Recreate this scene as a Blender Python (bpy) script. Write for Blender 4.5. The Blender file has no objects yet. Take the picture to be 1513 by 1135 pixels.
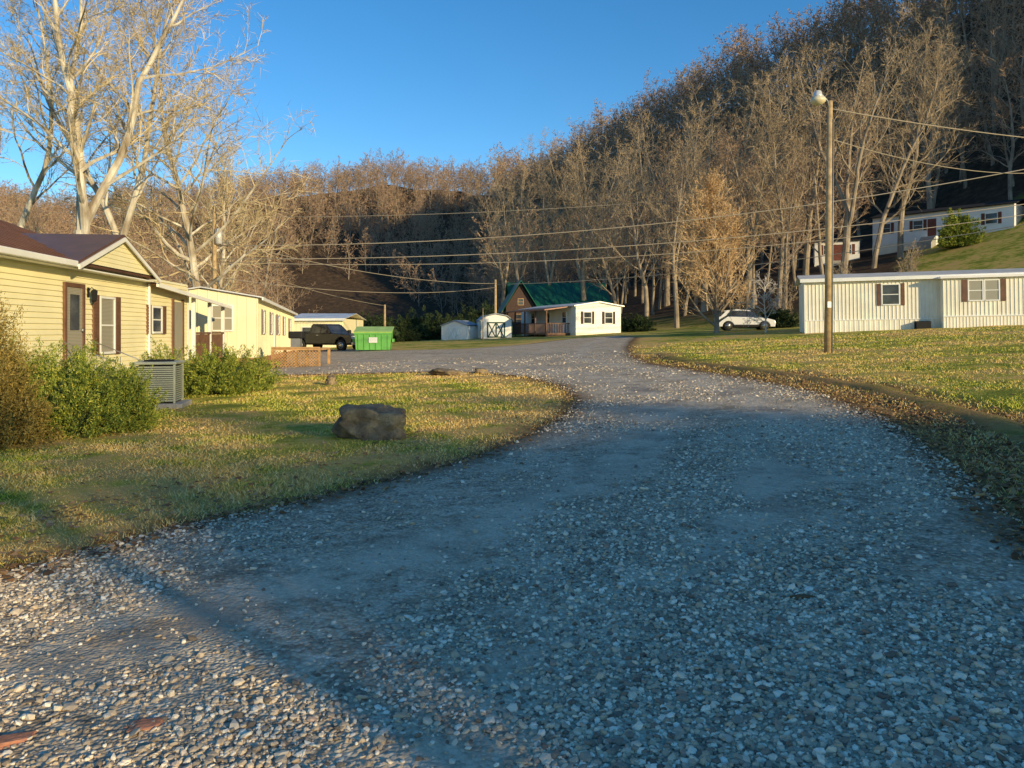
import bpy, bmesh, math, random
import numpy as np
from mathutils import Vector, Matrix, noise
random.seed(7); rng=np.random.default_rng(7)
sc=bpy.context.scene; COL=sc.collection
# ------------------------------------------------------------------ materials
class MB:
    def __init__(s,name):
        s.m=bpy.data.materials.new(name); s.m.use_nodes=True; s.t=s.m.node_tree
        s.b=s.t.nodes['Principled BSDF']; s.out=s.t.nodes['Material Output']
    def n(s,ty,ins=None,**kw):
        nd=s.t.nodes.new(ty)
        for k,v in kw.items(): setattr(nd,k,v)
        for k,v in (ins or {}).items(): s.put(nd.inputs[k],v)
        return nd
    def put(s,sock,v):
        if isinstance(v,bpy.types.NodeSocket): s.t.links.new(v,sock)
        else:
            if isinstance(v,tuple) and len(v)==3 and sock.type=='RGBA': v=(*v,1)
            sock.default_value=v
    def pos(s): return s.n('ShaderNodeNewGeometry').outputs['Position']
    def obj(s): return s.n('ShaderNodeTexCoord').outputs['Object']
    def isl(s): return s.n('ShaderNodeNewGeometry').outputs['Random Per Island']
    def noise(s,vec,scale,detail=4,rough=.55):
        return s.n('ShaderNodeTexNoise',{'Vector':vec,'Scale':scale,'Detail':detail,'Roughness':rough}).outputs['Fac']
    def math(s,op,a,b=0.0,clamp=False):
        nd=s.n('ShaderNodeMath',operation=op,use_clamp=clamp); s.put(nd.inputs[0],a); s.put(nd.inputs[1],b); return nd.outputs[0]
    def mix(s,f,a,b,bt='MIX'):
        nd=s.n('ShaderNodeMix',data_type='RGBA',blend_type=bt); s.put(nd.inputs[0],f); s.put(nd.inputs[6],a); s.put(nd.inputs[7],b); return nd.outputs[2]
    def rng(s,v,a,b,c=0.0,d=1.0):
        nd=s.n('ShaderNodeMapRange',{0:v,1:a,2:b,3:c,4:d}); return nd.outputs[0]
    def ramp(s,v,stops,interp='LINEAR'):
        nd=s.n('ShaderNodeValToRGB',{0:v}); cr=nd.color_ramp; cr.interpolation=interp
        while len(cr.elements)<len(stops): cr.elements.new(.5)
        for e,(p,c) in zip(cr.elements,stops): e.position=p; e.color=(*c,1)
        return nd.outputs[0]
    def attr(s,name): return s.n('ShaderNodeAttribute',attribute_name=name).outputs['Fac']
    def bump(s,h,st,dist=.02):
        nd=s.n('ShaderNodeBump',{'Height':h,'Strength':st,'Distance':dist}); s.t.links.new(nd.outputs[0],s.b.inputs['Normal'])
    def fin(s,col,rough=.8,metal=0,spec=.5):
        s.put(s.b.inputs['Base Color'],col); s.put(s.b.inputs['Roughness'],rough); s.put(s.b.inputs['Metallic'],metal)
        s.b.inputs['Specular IOR Level'].default_value=spec
        return s.m
def sm(name,c,rough=.7,var=.25,scale=3,metal=0,bump=0,spec=.4):
    m=MB(name); o=m.obj(); n=m.noise(o,scale,5)
    c2=tuple(x*(1-var) for x in c); c3=tuple(min(1,x*(1+var*.4)) for x in c)
    col=m.ramp(n,[(.3,c2),(.65,c3)])
    if bump: m.bump(m.noise(o,scale*8,4),bump,.01)
    return m.fin(col,rough,metal,spec)
def isl(name,stops,rough=.85,spec=.3,interp='LINEAR',sss=0):
    m=MB(name); c=m.ramp(m.isl(),stops,interp); return m.fin(c,rough,0,spec)
M={}
M['cream']=sm('cream_siding',(.93,.85,.52),.55,.10,.8)
M['cream2']=sm('cream_panel',(.91,.83,.54),.55,.12,.7)
M['white']=sm('white_paint',(.88,.87,.82),.5,.10,1)
M['wsiding']=sm('offwhite_siding',(.88,.82,.67),.5,.14,.9)
M['white2']=sm('white_siding',(.88,.85,.80),.5,.10,1)
M['brownroof']=sm('brown_metal',(.16,.08,.055),.35,.25,2,.3)
M['shutter']=sm('brown_shutter',(.17,.085,.05),.6,.3,4)
M['red']=sm('maroon_shutter',(.17,.055,.035),.6,.3,4)
M['wood']=sm('weathered_wood',(.54,.32,.14),.8,.35,5,bump=.3)
M['dwood']=sm('dark_wood',(.07,.04,.03),.8,.3,5)
M['conc']=sm('concrete',(.38,.36,.33),.9,.25,4,bump=.3)
M['metal']=sm('grey_metal',(.35,.36,.36),.45,.2,5,.6)
M['galv']=sm('galvanised_roof',(.78,.76,.72),.4,.22,1.2,.3)
M['shedroof']=sm('shed_roof',(.30,.33,.36),.5,.2,2)
M['black']=sm('black_rubber',(.018,.018,.018),.8,.2,4)
M['dark']=sm('dark_void',(.012,.012,.013),.8,.2,4)
M['acg']=sm('condenser_paint',(.42,.44,.34),.5,.15,4)
M['green_roof']=sm('green_metal_roof',(.015,.13,.075),.4,.3,1.0,.2)
M['shedg']=sm('shed_trim_green',(.015,.06,.045),.6,.2,3)
M['dumpg']=sm('dumpster_green',(.14,.42,.09),.45,.2,2)
M['dumpl']=sm('dumpster_lid',(.42,.62,.13),.5,.2,2)
M['carw']=sm('white_car_paint',(.80,.80,.80),.2,.03,1,spec=.6)
M['carb']=sm('black_car_paint',(.02,.021,.024),.2,.1,1,spec=.6)
M['rim']=sm('alloy',(.45,.45,.46),.3,.1,2,.8)
M['lens']=sm('lamp_lens',(.75,.75,.7),.15,.05,2)
M['tail']=sm('tail_lens',(.4,.02,.02),.2,.1,2)
M['pole']=sm('pole_wood',(.48,.34,.18),.85,.35,6,bump=.5)
M['wire']=sm('wire_grey',(.34,.29,.22),.5,.1,1)
M['poly']=sm('lamp_globe',(.74,.64,.42),.35,.1,3)
g=MB('window_glass'); n=g.noise(g.obj(),1.5,2)
M['glass']=g.fin(g.ramp(n,[(.35,(.02,.024,.03)),(.7,(.07,.075,.08))]),.08,0,.7)
g=MB('window_blind'); n=g.n('ShaderNodeTexWave',{'Vector':g.obj(),'Scale':9.0},bands_direction='Z').outputs['Fac']
M['blind']=g.fin(g.ramp(n,[(0,(.26,.24,.18)),(1,(.44,.40,.31))]),.25,0,.6)
g=MB('brick_skirting')
sx=g.n('ShaderNodeSeparateXYZ',{0:g.obj()}); ad=g.math('ADD',sx.outputs[0],sx.outputs[1])
cb=g.n('ShaderNodeCombineXYZ',{0:ad,1:sx.outputs[2]})
bt=g.n('ShaderNodeTexBrick',{'Vector':cb.outputs[0],'Color1':(.52,.18,.06),'Color2':(.38,.13,.045),'Mortar':(.42,.36,.30),'Scale':4.5,'Mortar Size':.02})
M['brick']=g.fin(bt.outputs[0],.85)
def bark(name,a,b,scale=1.5,hi=None):
    m=MB(name); o=m.obj()
    mp=m.n('ShaderNodeMapping',{'Vector':o,'Scale':(1,1,.35)}).outputs[0]
    nz=m.noise(mp,scale,5); st=[(.35,a),(.6,b)]
    if hi: st.append((.75,hi))
    c=m.ramp(nz,st); m.bump(m.noise(mp,scale*9,4),.5,.03)
    return m.fin(c,.9,0,.2)
M['bark']=bark('tree_bark',(.20,.16,.12),(.41,.33,.24),2)
M['twig']=isl('tree_twigs',[(0,(.25,.185,.12)),(.5,(.44,.33,.21)),(1,(.60,.46,.29))])
M['twig2']=isl('far_tree_twigs',[(0,(.24,.16,.11)),(.5,(.40,.27,.175)),(1,(.56,.39,.25))])
M['syc']=bark('sycamore_bark',(.26,.20,.13),(.66,.60,.48),1.5,(.80,.76,.66))
M['syctwig']=isl('sycamore_twigs',[(0,(.36,.27,.15)),(.5,(.56,.44,.24)),(1,(.74,.61,.38))])
M['peart']=isl('pear_twigs',[(0,(.42,.26,.13)),(.5,(.62,.42,.22)),(1,(.76,.56,.32))])
M['whitet']=isl('pale_twigs',[(0,(.50,.44,.38)),(1,(.74,.68,.60))])
M['jun']=isl('juniper_leaves',[(0,(.05,.09,.015)),(.35,(.15,.21,.03)),(.75,(.34,.38,.05)),(1,(.50,.46,.09))])
M['jun2']=isl('golden_shrub_leaves',[(0,(.12,.09,.02)),(.5,(.30,.22,.05)),(1,(.46,.33,.09))])
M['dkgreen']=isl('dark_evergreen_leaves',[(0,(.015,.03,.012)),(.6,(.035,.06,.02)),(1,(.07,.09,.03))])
M['dead']=isl('dead_leaves',[(0,(.16,.08,.035)),(.5,(.34,.18,.08)),(1,(.52,.34,.17))])
M['clod']=isl('soil_clods',[(0,(.08,.045,.022)),(.6,(.24,.135,.06)),(1,(.48,.29,.13))])
M['stone']=isl('gravel_stones',[(0,(.15,.12,.09)),(.15,(.32,.26,.195)),(.35,(.50,.41,.30)),(.5,(.56,.42,.27)),(.7,(.72,.60,.44)),(.9,(.90,.79,.61)),(.96,(.95,.87,.72)),(1,(.32,.16,.09))],.7,.3)
def grasscol(m,p,f0=0):
    n1=m.noise(p,.30,4); n2=m.noise(p,1.7,5,.65)
    return m.math('ADD',m.math('MULTIPLY',n1,.5),m.math('MULTIPLY',n2,.5)),n2
m=MB('grass_blades'); p=m.pos(); f,_=grasscol(m,p); f=m.math('ADD',f,m.rng(m.attr('edge'),0,2.2,.10,-.005))
a=m.ramp(m.isl(),[(0,(.18,.26,.02)),(.5,(.48,.50,.05)),(1,(.82,.68,.16))])
b=m.ramp(m.isl(),[(0,(.42,.29,.07)),(.5,(.82,.55,.18)),(1,(.94,.73,.34))])
M['grass']=m.fin(m.mix(m.rng(f,.43,.55),a,b),.8,0,.3)
m=MB('sandstone'); o=m.obj(); n=m.noise(o,3,6,.65)
c=m.ramp(n,[(.3,(.07,.055,.04)),(.5,(.23,.17,.10)),(.62,(.42,.31,.17)),(.72,(.15,.15,.06))]); m.bump(m.noise(o,11,7,.7),1.0,.06); M['rock']=m.fin(c,.9)
M['redrock']=sm('red_slab',(.44,.20,.12),.85,.35,8,bump=.5)
# ------------------------------------------------------------------ terrain
def sst(a,b,x): t=np.clip((x-a)/(b-a),0,1); return t*t*(3-2*t)
def wob(x,y):
    return (np.sin(x*.031+1.3)*np.cos(y*.027+.4)+.5*np.sin(x*.071+y*.053)+.3*np.sin(x*.15-y*.11+2))
def hills(x,y):
    d=.904*(x-32)+.427*(y-48)
    h1=np.interp(d,[0,34,45,100,220],[0,9.3,14,63,70])
    h1=h1*sst(5,62,y)*sst(-28,14,x)
    h1=h1+wob(x,y)*2.0*sst(8,50,d)*sst(40,90,y)
    r=np.interp(x,[-260,-196,-118,-97,-70,-43,-20,-7,30,200],[30,40,48,51,54,56,54,50,42,36])
    h2=r*sst(150,292,y)*(1-.5*sst(330,600,y))+wob(x*2,y)*1.6*sst(180,260,y)
    dl=-(x+32)-.12*(y-60)
    h3=np.interp(dl,[0,30,110],[0,6,38])*sst(40,90,y)
    s=.74*x+.67*y; t=-.67*x+.74*y
    h4=97*sst(97,112,s)*sst(15,-45,t)*sst(-300,-120,t)*(1+.05*np.sin(s*.09)+.04*np.sin(s*.23+1))  # mountain right of frame, added to cast shade over the far hillside
    h5=25.4*sst(-3.0,2.3,s)*sst(-66,-98,t)*sst(-240,-170,t)*sst(16,9.5,s)  # unseen ridge behind the camera, added and shaped to shade the near road
    return np.maximum.reduce([h1,h2,h3,h4,h5])
def base(x,y):
    xr=np.clip(x,0,34); xl=np.clip(x,-45,0); yc=np.clip(y,-40,130)
    return .012*yc+.052*xr+xl*(.02+.0004*np.clip(yc,0,60))
def G(x,y):
    x=np.asarray(x,float); y=np.asarray(y,float)
    return base(x,y)+hills(x,y)
def gz(x,y): return float(G(x,y))
ROAD=np.array([(-14,-9),(-14,1.5),(-8,3.2),(-5.2,4.2),(-3.3,4.95),(-2.7,5.95),(-1.62,7.1),(-.44,8.8),(.42,10.7),(1.05,12.8),(1.35,15),(1.25,18),(.5,21.5),(-.9,23.8),(-2.4,25),(-6.3,25.6),(-8.3,25.8),(-9.2,28),(-9.6,31),(-11.5,37),(-13.5,45),(-19,50),(-19,58),(-11,58),(-7.5,49),(-3,46.5),(1,50),(4.5,58),(8.2,60),(8.8,54),(7,45),(5.6,37),(4.6,30),(4.3,24.6),(4.75,21.6),(5.3,17.7),(5.5,14),(5.0,10.3),(4.0,6.9),(3.3,4.9),(3.0,3),(3.2,0),(6,-3),(8,-9)],float)
def sdist(x,y):
    x=np.asarray(x,float); y=np.asarray(y,float)
    best=np.full(x.shape,1e9); ins=np.zeros(x.shape,bool)
    P=ROAD; n=len(P)
    for i in range(n):
        ax,ay=P[i]; bx,by=P[(i+1)%n]; dx,dy=bx-ax,by-ay
        t=np.clip(((x-ax)*dx+(y-ay)*dy)/(dx*dx+dy*dy),0,1)
        best=np.minimum(best,np.hypot(x-ax-t*dx,y-ay-t*dy))
        if ay!=by:
            c=((ay>y)!=(by>y))&(x<(bx-ax)*(y-ay)/(by-ay)+ax); ins^=c
    return np.where(ins,-best,best)
TR1=[(-3.2,2.6),(-.95,5.0),(.25,6.4),(1.3,8.6),(2.2,11),(2.85,14.5),(2.7,18.5),(1.7,23),(-.8,27.5),(-5,32),(-10,40),(-15,52)]
TR2=[(-.8,1.6),(.5,4.1),(1.8,5.8),(2.9,8.1),(3.7,10.7),(4.25,14.5),(4.1,19),(3.4,23.8),(2.6,30),(4,42),(7,56)]
def track(x,y):
    out=np.zeros(np.shape(x))
    for T,wd in((TR1,.38),(TR2,.30)):
        best=np.full(np.shape(x),1e9)
        for (ax,ay),(bx,by) in zip(T,T[1:]):
            dx,dy=bx-ax,by-ay; t=np.clip(((x-ax)*dx+(y-ay)*dy)/(dx*dx+dy*dy),0,1)
            best=np.minimum(best,np.hypot(x-ax-t*dx,y-ay-t*dy))
        out=np.maximum(out,np.exp(-(best/(wd*(1+.012*y)))**2))
    return out
def axis(lo,a,b,hi,st,gr=1.1):
    L=[];p=a;s=st
    while p>lo: s*=gr; p-=s; L.append(p)
    R=[];p=b;s=st
    while p<hi: s=min(s*gr,60); p+=s; R.append(p)
    return np.array(L[::-1]+list(np.arange(a,b+1e-6,st))+R)
def npmesh(name,V,F,mats,parent=None,smooth=False,mi=None,attrs=None):
    me=bpy.data.meshes.new(name); V=np.asarray(V,np.float32); F=np.asarray(F,np.int32)
    me.vertices.add(len(V)); me.vertices.foreach_set('co',V.ravel())
    n,k=F.shape; me.loops.add(n*k); me.loops.foreach_set('vertex_index',F.ravel())
    me.polygons.add(n); me.polygons.foreach_set('loop_start',np.arange(n,dtype=np.int32)*k)
    if not isinstance(mats,(list,tuple)): mats=[mats]
    for m in mats: me.materials.append(m)
    if mi is not None: me.polygons.foreach_set('material_index',np.asarray(mi,np.int32))
    me.polygons.foreach_set('use_smooth',np.full(n,smooth))
    me.update(calc_edges=True)
    for kk,a in (attrs or {}).items():
        at=me.attributes.new(kk,'FLOAT','POINT'); at.data.foreach_set('value',np.asarray(a,np.float32))
    ob=bpy.data.objects.new(name,me); COL.objects.link(ob)
    if parent: ob.parent=parent
    return ob
xs=axis(-900,-14,12,900,.25); ys=axis(-400,0,42,1000,.25,1.07)
XX,YY=np.meshgrid(xs,ys); ZZ=G(XX,YY); SD=sdist(XX.ravel(),YY.ravel())
xf,yf=XX.ravel(),YY.ravel()
lawn=sst(.1,.5,SD)*(YY.ravel()<45)
Zf=ZZ.ravel()+lawn*(.012*np.sin(xf*2.1+yf*1.3)+.012*np.sin(yf*2.9-xf*1.1))
vg=(xf>2.5)*(yf<30)*(yf>2)
rut=(np.exp(-((SD-.75)/.2)**2)+.8*np.exp(-((SD-1.7)/.16)**2)*(yf<20))*vg
Zf=Zf-.08*rut+.06*np.exp(-((SD-1.2)/.22)**2)*vg
d=.904*(xf-32)+.427*(yf-48)
clear=((d<40)&(xf/np.maximum(yf,1)>.52))
forest=np.maximum(sst(-3,6,d)*(~clear)*(yf>45),sst(140,165,yf)*(xf<15))
forest=np.maximum(forest,sst(-30,-36,xf)*sst(60,80,yf)); forest=np.maximum(forest,(yf<-30)*1.0)
nx,ny=len(xs),len(ys); idx=np.arange(nx*ny).reshape(ny,nx)
Q=np.stack([idx[:-1,:-1],idx[:-1,1:],idx[1:,1:],idx[1:,:-1]],-1).reshape(-1,4)
m=MB('lawn_and_leaf_litter'); p=m.pos()
f,n2=grasscol(m,p); n3=m.noise(p,28,4,.7)
sd=m.attr('sd'); f=m.math('ADD',f,m.rng(sd,0,2.2,.10,-.005))
gr=m.ramp(f,[(.42,(.24,.28,.03)),(.48,(.50,.45,.07)),(.54,(.74,.51,.15)),(.62,(.78,.48,.17))])
gr=m.mix(m.rng(n3,.35,.7,.0,.5),gr,(.15,.13,.03))
e=m.math('ADD',sd,m.math('MULTIPLY',m.math('SUBTRACT',n2,.5),1.6))
df=m.rng(e,.6,.05)
dirt=m.ramp(m.noise(p,9,5,.7),[(.3,(.07,.04,.02)),(.55,(.27,.15,.06)),(.75,(.52,.31,.13))])
c=m.mix(df,gr,dirt)
c=m.mix(m.math('MULTIPLY',m.attr('rut'),.9),c,dirt)
lit=m.ramp(m.noise(p,.9,6,.75),[(.3,(.03,.022,.015)),(.55,(.085,.055,.033)),(.75,(.19,.12,.065))])
c=m.mix(m.attr('forest'),c,lit)
m.bump(m.math('ADD',n3,m.math('MULTIPLY',n2,.8)),.8,.05)
gm=m.fin(c,.95,0,.15)
ground=npmesh('ground_terrain',np.stack([xf,yf,Zf],-1),Q,gm,smooth=True,attrs={'sd':SD,'forest':forest,'rut':np.clip(rut*1.3+ sst(2.4,1.2,SD)*(SD>0)*vg*.6,0,1)})
cell=SD[Q].min(1)<.45
Qr=Q[cell]; u,inv=np.unique(Qr,return_inverse=True)
TK=track(xf[u],yf[u])
Vr=np.stack([xf[u],yf[u],Zf[u]+.006+.0005*np.clip(yf[u],0,60)*.3],-1)
m=MB('gravel_surface'); p=m.pos()
v=m.n('ShaderNodeTexVoronoi',{'Vector':p,'Scale':40.0,'Randomness':1.0})
v3=m.n('ShaderNodeTexVoronoi',{'Vector':p,'Scale':11.0})
hue=m.n('ShaderNodeSeparateColor',{0:v.outputs['Color']}).outputs[0]
hu3=m.n('ShaderNodeSeparateColor',{0:v3.outputs['Color']}).outputs[0]
STN=[(0,(.18,.145,.10)),(.25,(.40,.325,.235)),(.5,(.60,.49,.35)),(.65,(.64,.47,.29)),(.8,(.80,.67,.48)),(1,(.95,.85,.68))]
st=m.ramp(hue,STN)
n1=m.noise(p,.35,5,.6); n2=m.noise(p,1.9,6,.7)
gap=m.rng(v.outputs['Distance'],.35,.8,0,.55)
st=m.mix(gap,st,(.19,.145,.10))
st=m.mix(.35,st,m.ramp(hu3,STN))
dust=m.ramp(m.noise(p,22,7,.8),[(.3,(.46,.365,.26)),(.5,(.66,.54,.39)),(.7,(.82,.69,.51))])
tk=m.math('MULTIPLY',m.attr('track'),m.rng(n2,.36,.55,.3,1.0))
df=m.rng(m.math('ADD',m.math('MULTIPLY',n1,.55),m.math('MULTIPLY',n2,.45)),.49,.60,0,.7)
df=m.math('MAXIMUM',df,tk)
c=m.mix(df,st,dust)
c=m.mix(m.rng(n2,.28,.49,.6,0),c,(.17,.12,.075))
wet=m.math('MULTIPLY',m.attr('track'),m.rng(m.noise(p,.9,3),.50,.62,0,.6))
c=m.mix(wet,c,(.20,.15,.10))
sd=m.attr('sd')
edge=m.rng(m.math('ADD',sd,m.math('MULTIPLY',n2,.8)),.0,.45)
c=m.mix(m.math('MULTIPLY',edge,.85),c,(.19,.115,.05))
h=m.math('SUBTRACT',1.0,v.outputs['Distance'])
h=m.math('MULTIPLY',h,m.rng(df,0,1,1,.25))
h=m.math('ADD',h,m.math('MULTIPLY',m.noise(p,6,4,.6),2.6)); m.bump(h,1.0,.02)
rm=m.fin(c,m.rng(wet,.1,.6,.85,.45),0,.3)
al=m.rng(m.math('ADD',sd,m.math('MULTIPLY',m.math('SUBTRACT',m.noise(p,3.5,6,.7),.5),1.0)),.1,.0)
m.put(m.b.inputs['Alpha'],al)
road=npmesh('gravel_road',Vr,inv.reshape(-1,4),rm,smooth=True,attrs={'sd':SD[u],'track':TK})
# ------------------------------------------------------------------ scattered bits
ph=(1+5**.5)/2
ICO=np.array([(-1,ph,0),(1,ph,0),(-1,-ph,0),(1,-ph,0),(0,-1,ph),(0,1,ph),(0,-1,-ph),(0,1,-ph),(ph,0,-1),(ph,0,1),(-ph,0,-1),(-ph,0,1)])/math.hypot(1,ph)
ICF=np.array([(0,11,5),(0,5,1),(0,1,7),(0,7,10),(0,10,11),(1,5,9),(5,11,4),(11,10,2),(10,7,6),(7,1,8),(3,9,4),(3,4,2),(3,2,6),(3,6,8),(3,8,9),(4,9,5),(2,4,11),(6,2,10),(8,6,7),(9,8,1)])
def rocks(name,x,y,r,mat,flat=.6,sink=.3):
    N=len(x); sc3=rng.uniform(.65,1.3,(N,1,3))*r[:,None,None]; sc3[:,:,2]*=flat
    V=ICO[None]*(1+rng.normal(0,.13,(N,12,1)))*sc3
    a=rng.uniform(0,6.28,N); ca,sa=np.cos(a)[:,None],np.sin(a)[:,None]
    tl=rng.normal(0,.3,N)[:,None]; z0=V[:,:,2]+V[:,:,0]*tl
    X=V[:,:,0]*ca-V[:,:,1]*sa+x[:,None]; Y=V[:,:,0]*sa+V[:,:,1]*ca+y[:,None]
    Z=z0+(G(x,y)+r*flat*(1-2*sink)+.006)[:,None]
    F=(ICF[None]+12*np.arange(N)[:,None,None]).reshape(-1,3)
    return npmesh(name,np.stack([X,Y,Z],-1).reshape(-1,3),F,mat)
def sample(n,y0,y1,umax=.76):
    yy=np.exp(rng.uniform(math.log(y0),math.log(y1),n))
    return rng.uniform(-umax,umax,n)*yy,yy
def n2d(x,y,s,o=0): 
    return np.array([noise.noise(Vector((a*s+o,b*s,o*1.7))) for a,b in zip(x,y)])
x,y=sample(190000,2.2,34)
s=sdist(x,y); k=s<.12; x,y=x[k],y[k]
nn=n2d(x,y,.45,3)+.5*n2d(x,y,1.6,9)+.9*track(x,y)*(.45+n2d(x,y,1.1,4))
k=rng.uniform(0,1,len(x))<np.clip(.68-1.7*nn,.06,1); x,y=x[k],y[k]
r=np.clip(rng.lognormal(math.log(.0088),.40,len(x)),.004,.025)*np.clip(.85+y*.035,1,2.0)
rocks('gravel_stones',x,y,r,M['stone'])
x,y=sample(90000,3,30); s=sdist(x,y)
k=(s>-.25)&(s<2.0)&((x>2)|(s<.25)); x,y,s=x[k],y[k],s[k]
k=rng.uniform(0,1,len(x))<(np.exp(-((s-.55)/.5)**2)+.5*np.exp(-((s-1.5)/.35)**2))*.8; x,y=x[k],y[k]
rocks('verge_soil_clods',x,y,rng.lognormal(math.log(.014),.5,len(x)).clip(.005,.045),M['clod'],.5)
def blades(name,x,y,h,w,mat,lean=.5,attrs=None):
    N=len(x); a=rng.uniform(0,6.28,N); z=G(x,y)-.005
    dx,dy=np.cos(a)*w,np.sin(a)*w; l=rng.normal(0,lean,(N,2))*h[:,None]
    V=np.stack([np.stack([x-dx,y-dy,z],-1),np.stack([x+dx,y+dy,z],-1),np.stack([x+l[:,0],y+l[:,1],z+h],-1)],1).reshape(-1,3)
    return npmesh(name,V,np.arange(3*N).reshape(-1,3),mat,attrs=attrs)
x,y=sample(420000,4,40); s=sdist(x,y)
pn=np.sin(x*2.3+np.sin(y*1.9)*1.5)*np.sin(y*2.7+np.sin(x*1.3)*1.7)
k=(s>.05)&(rng.uniform(0,1,len(x))<np.clip((s)/.5,0,1)*np.where((x>2)&(s<2.0),.32,.75+.25*pn)); x,y,pn,s=x[k],y[k],pn[k],s[k]
blades('lawn_grass',x,y,rng.uniform(.012,.045,len(x))*np.clip(.8+y*.02,1,1.4)*(1+.35*pn),.0028+.0005*y,M['grass'],.8,{'edge':np.repeat(s,3)})
x,y=sample(6000,3,30); s=sdist(x,y); k=(s>-.2)&((s<1.8)|(rng.uniform(0,1,len(x))<.25)); x,y=x[k],y[k]
N=len(x); z=G(x,y)+.03; c=rng.normal(0,1,(N,4,3))*.008
q=np.array([(-1,-.6,0),(1,-.6,0),(1,.6,0),(-1,.6,0)])*.026; a=rng.uniform(0,6.28,N)
ca,sa=np.cos(a)[:,None],np.sin(a)[:,None]
V=np.stack([q[None,:,0]*ca-q[None,:,1]*sa+x[:,None],q[None,:,0]*sa+q[None,:,1]*ca+y[:,None],z[:,None]+0*q[None,:,2]],-1)+c
npmesh('fallen_leaves',V.reshape(-1,3),np.arange(4*N).reshape(-1,4),M['dead'])
# ------------------------------------------------------------------ part helpers
def empty(name,loc,rz=0,ry=0):
    e=bpy.data.objects.new(name,None); e.empty_display_size=.5; COL.objects.link(e); e.location=loc; e.rotation_euler=(0,ry,rz); return e
def addmesh(name,V,F,mat,parent=None,bevel=0,smooth=False):
    me=bpy.data.meshes.new(name); me.from_pydata([tuple(v) for v in V],[],F)
    bm=bmesh.new(); bm.from_mesh(me); bmesh.ops.recalc_face_normals(bm,faces=bm.faces); bm.to_mesh(me); bm.free()
    if smooth:
        for p_ in me.polygons: p_.use_smooth=True
    me.materials.append(mat); ob=bpy.data.objects.new(name,me); COL.objects.link(ob)
    if parent: ob.parent=parent
    if bevel:
        b=ob.modifiers.new('bevel','BEVEL'); b.width=bevel; b.segments=2; b.limit_method='ANGLE'
    return ob
def box(name,P,x0,x1,y0,y1,z0,z1,mat,bevel=0):
    V=[(x,y,z) for z in(z0,z1) for y in(y0,y1) for x in(x0,x1)]
    F=[(0,1,3,2),(4,5,7,6),(0,1,5,4),(2,3,7,6),(0,2,6,4),(1,3,7,5)]
    return addmesh(name,V,F,mat,P,bevel)
def prism(name,P,prof,y0,y1,mat,bevel=0,taper=None):
    n=len(prof); t=taper or (lambda z:0)
    V=[(x,y0+t(z),z) for x,z in prof]+[(x,y1-t(z),z) for x,z in prof]
    F=[tuple(range(n)),tuple(range(2*n-1,n-1,-1))]+[(i,(i+1)%n,n+(i+1)%n,n+i) for i in range(n)]
    return addmesh(name,V,F,mat,P,bevel)
def tube(name,P,pts,rads,mat,sides=8,smooth=True):
    V=[];F=[];pts=[Vector(p) for p in pts]
    if not hasattr(rads,'__len__'): rads=[rads]*len(pts)
    for i,p in enumerate(pts):
        dr=(pts[min(i+1,len(pts)-1)]-pts[max(i-1,0)]).normalized()
        ref=Vector((0,0,1)) if abs(dr.z)<.8 else Vector((1,0,0))
        a=dr.cross(ref).normalized(); b=dr.cross(a)
        for k in range(sides):
            t=2*math.pi*k/sides; V.append(p+(a*math.cos(t)+b*math.sin(t))*rads[i])
    for i in range(len(pts)-1):
        for k in range(sides): F.append((i*sides+k,i*sides+(k+1)%sides,(i+1)*sides+(k+1)%sides,(i+1)*sides+k))
    F.append(tuple(range(sides))); F.append(tuple(range((len(pts)-1)*sides,len(pts)*sides)))
    return addmesh(name,V,F,mat,P,0,smooth)
FRONT=lambda s,o,z:(s,-o,z)
def lap(P,name,s0,s1,z0,z1,mat,mp=FRONT,course=.115,clip=None,out=.018):
    V=[];F=[];z=z0
    while z<z1-1e-4:
        zt=min(z+course,z1); a,b=(s0,s1); a2,b2=a,b
        if clip: a,b=clip(z); a2,b2=clip(zt)
        i=len(V); V+=[mp(a,.002,z),mp(b,.002,z),mp(b,out,z),mp(a,out,z),mp(b2,.003,zt),mp(a2,.003,zt)]
        F+=[(i,i+1,i+2,i+3),(i+3,i+2,i+4,i+5)]; z=zt
    return addmesh(name,V,F,mat,P)
def ribs(P,name,s0,s1,z0,z1,mat,mp=FRONT,per=.22,w=.05,out=.02,zfn=None):
    V=[];F=[];pr=[];s=s0
    while s<s1:
        for ds,o in((0,.002),(w*.3,out),(w*.8,out),(w*1.1,.002)):
            if s+ds<=s1: pr.append((s+ds,o))
        s+=per
    pr.append((s1,.002))
    for s,o in pr:
        zt=zfn(s) if zfn else z1
        V+=[mp(s,o,z0),mp(s,o,zt)]
    for i in range(len(pr)-1): F.append((2*i,2*i+2,2*i+3,2*i+1))
    return addmesh(name,V,F,mat,P)
def mbox(name,P,mp,s0,s1,o0,o1,z0,z1,mat,bevel=0):
    V=[mp(s,o,z) for z in(z0,z1) for o in(o0,o1) for s in(s0,s1)]
    return addmesh(name,V,[(0,1,3,2),(4,5,7,6),(0,1,5,4),(2,3,7,6),(0,2,6,4),(1,3,7,5)],mat,P,bevel)
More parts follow.
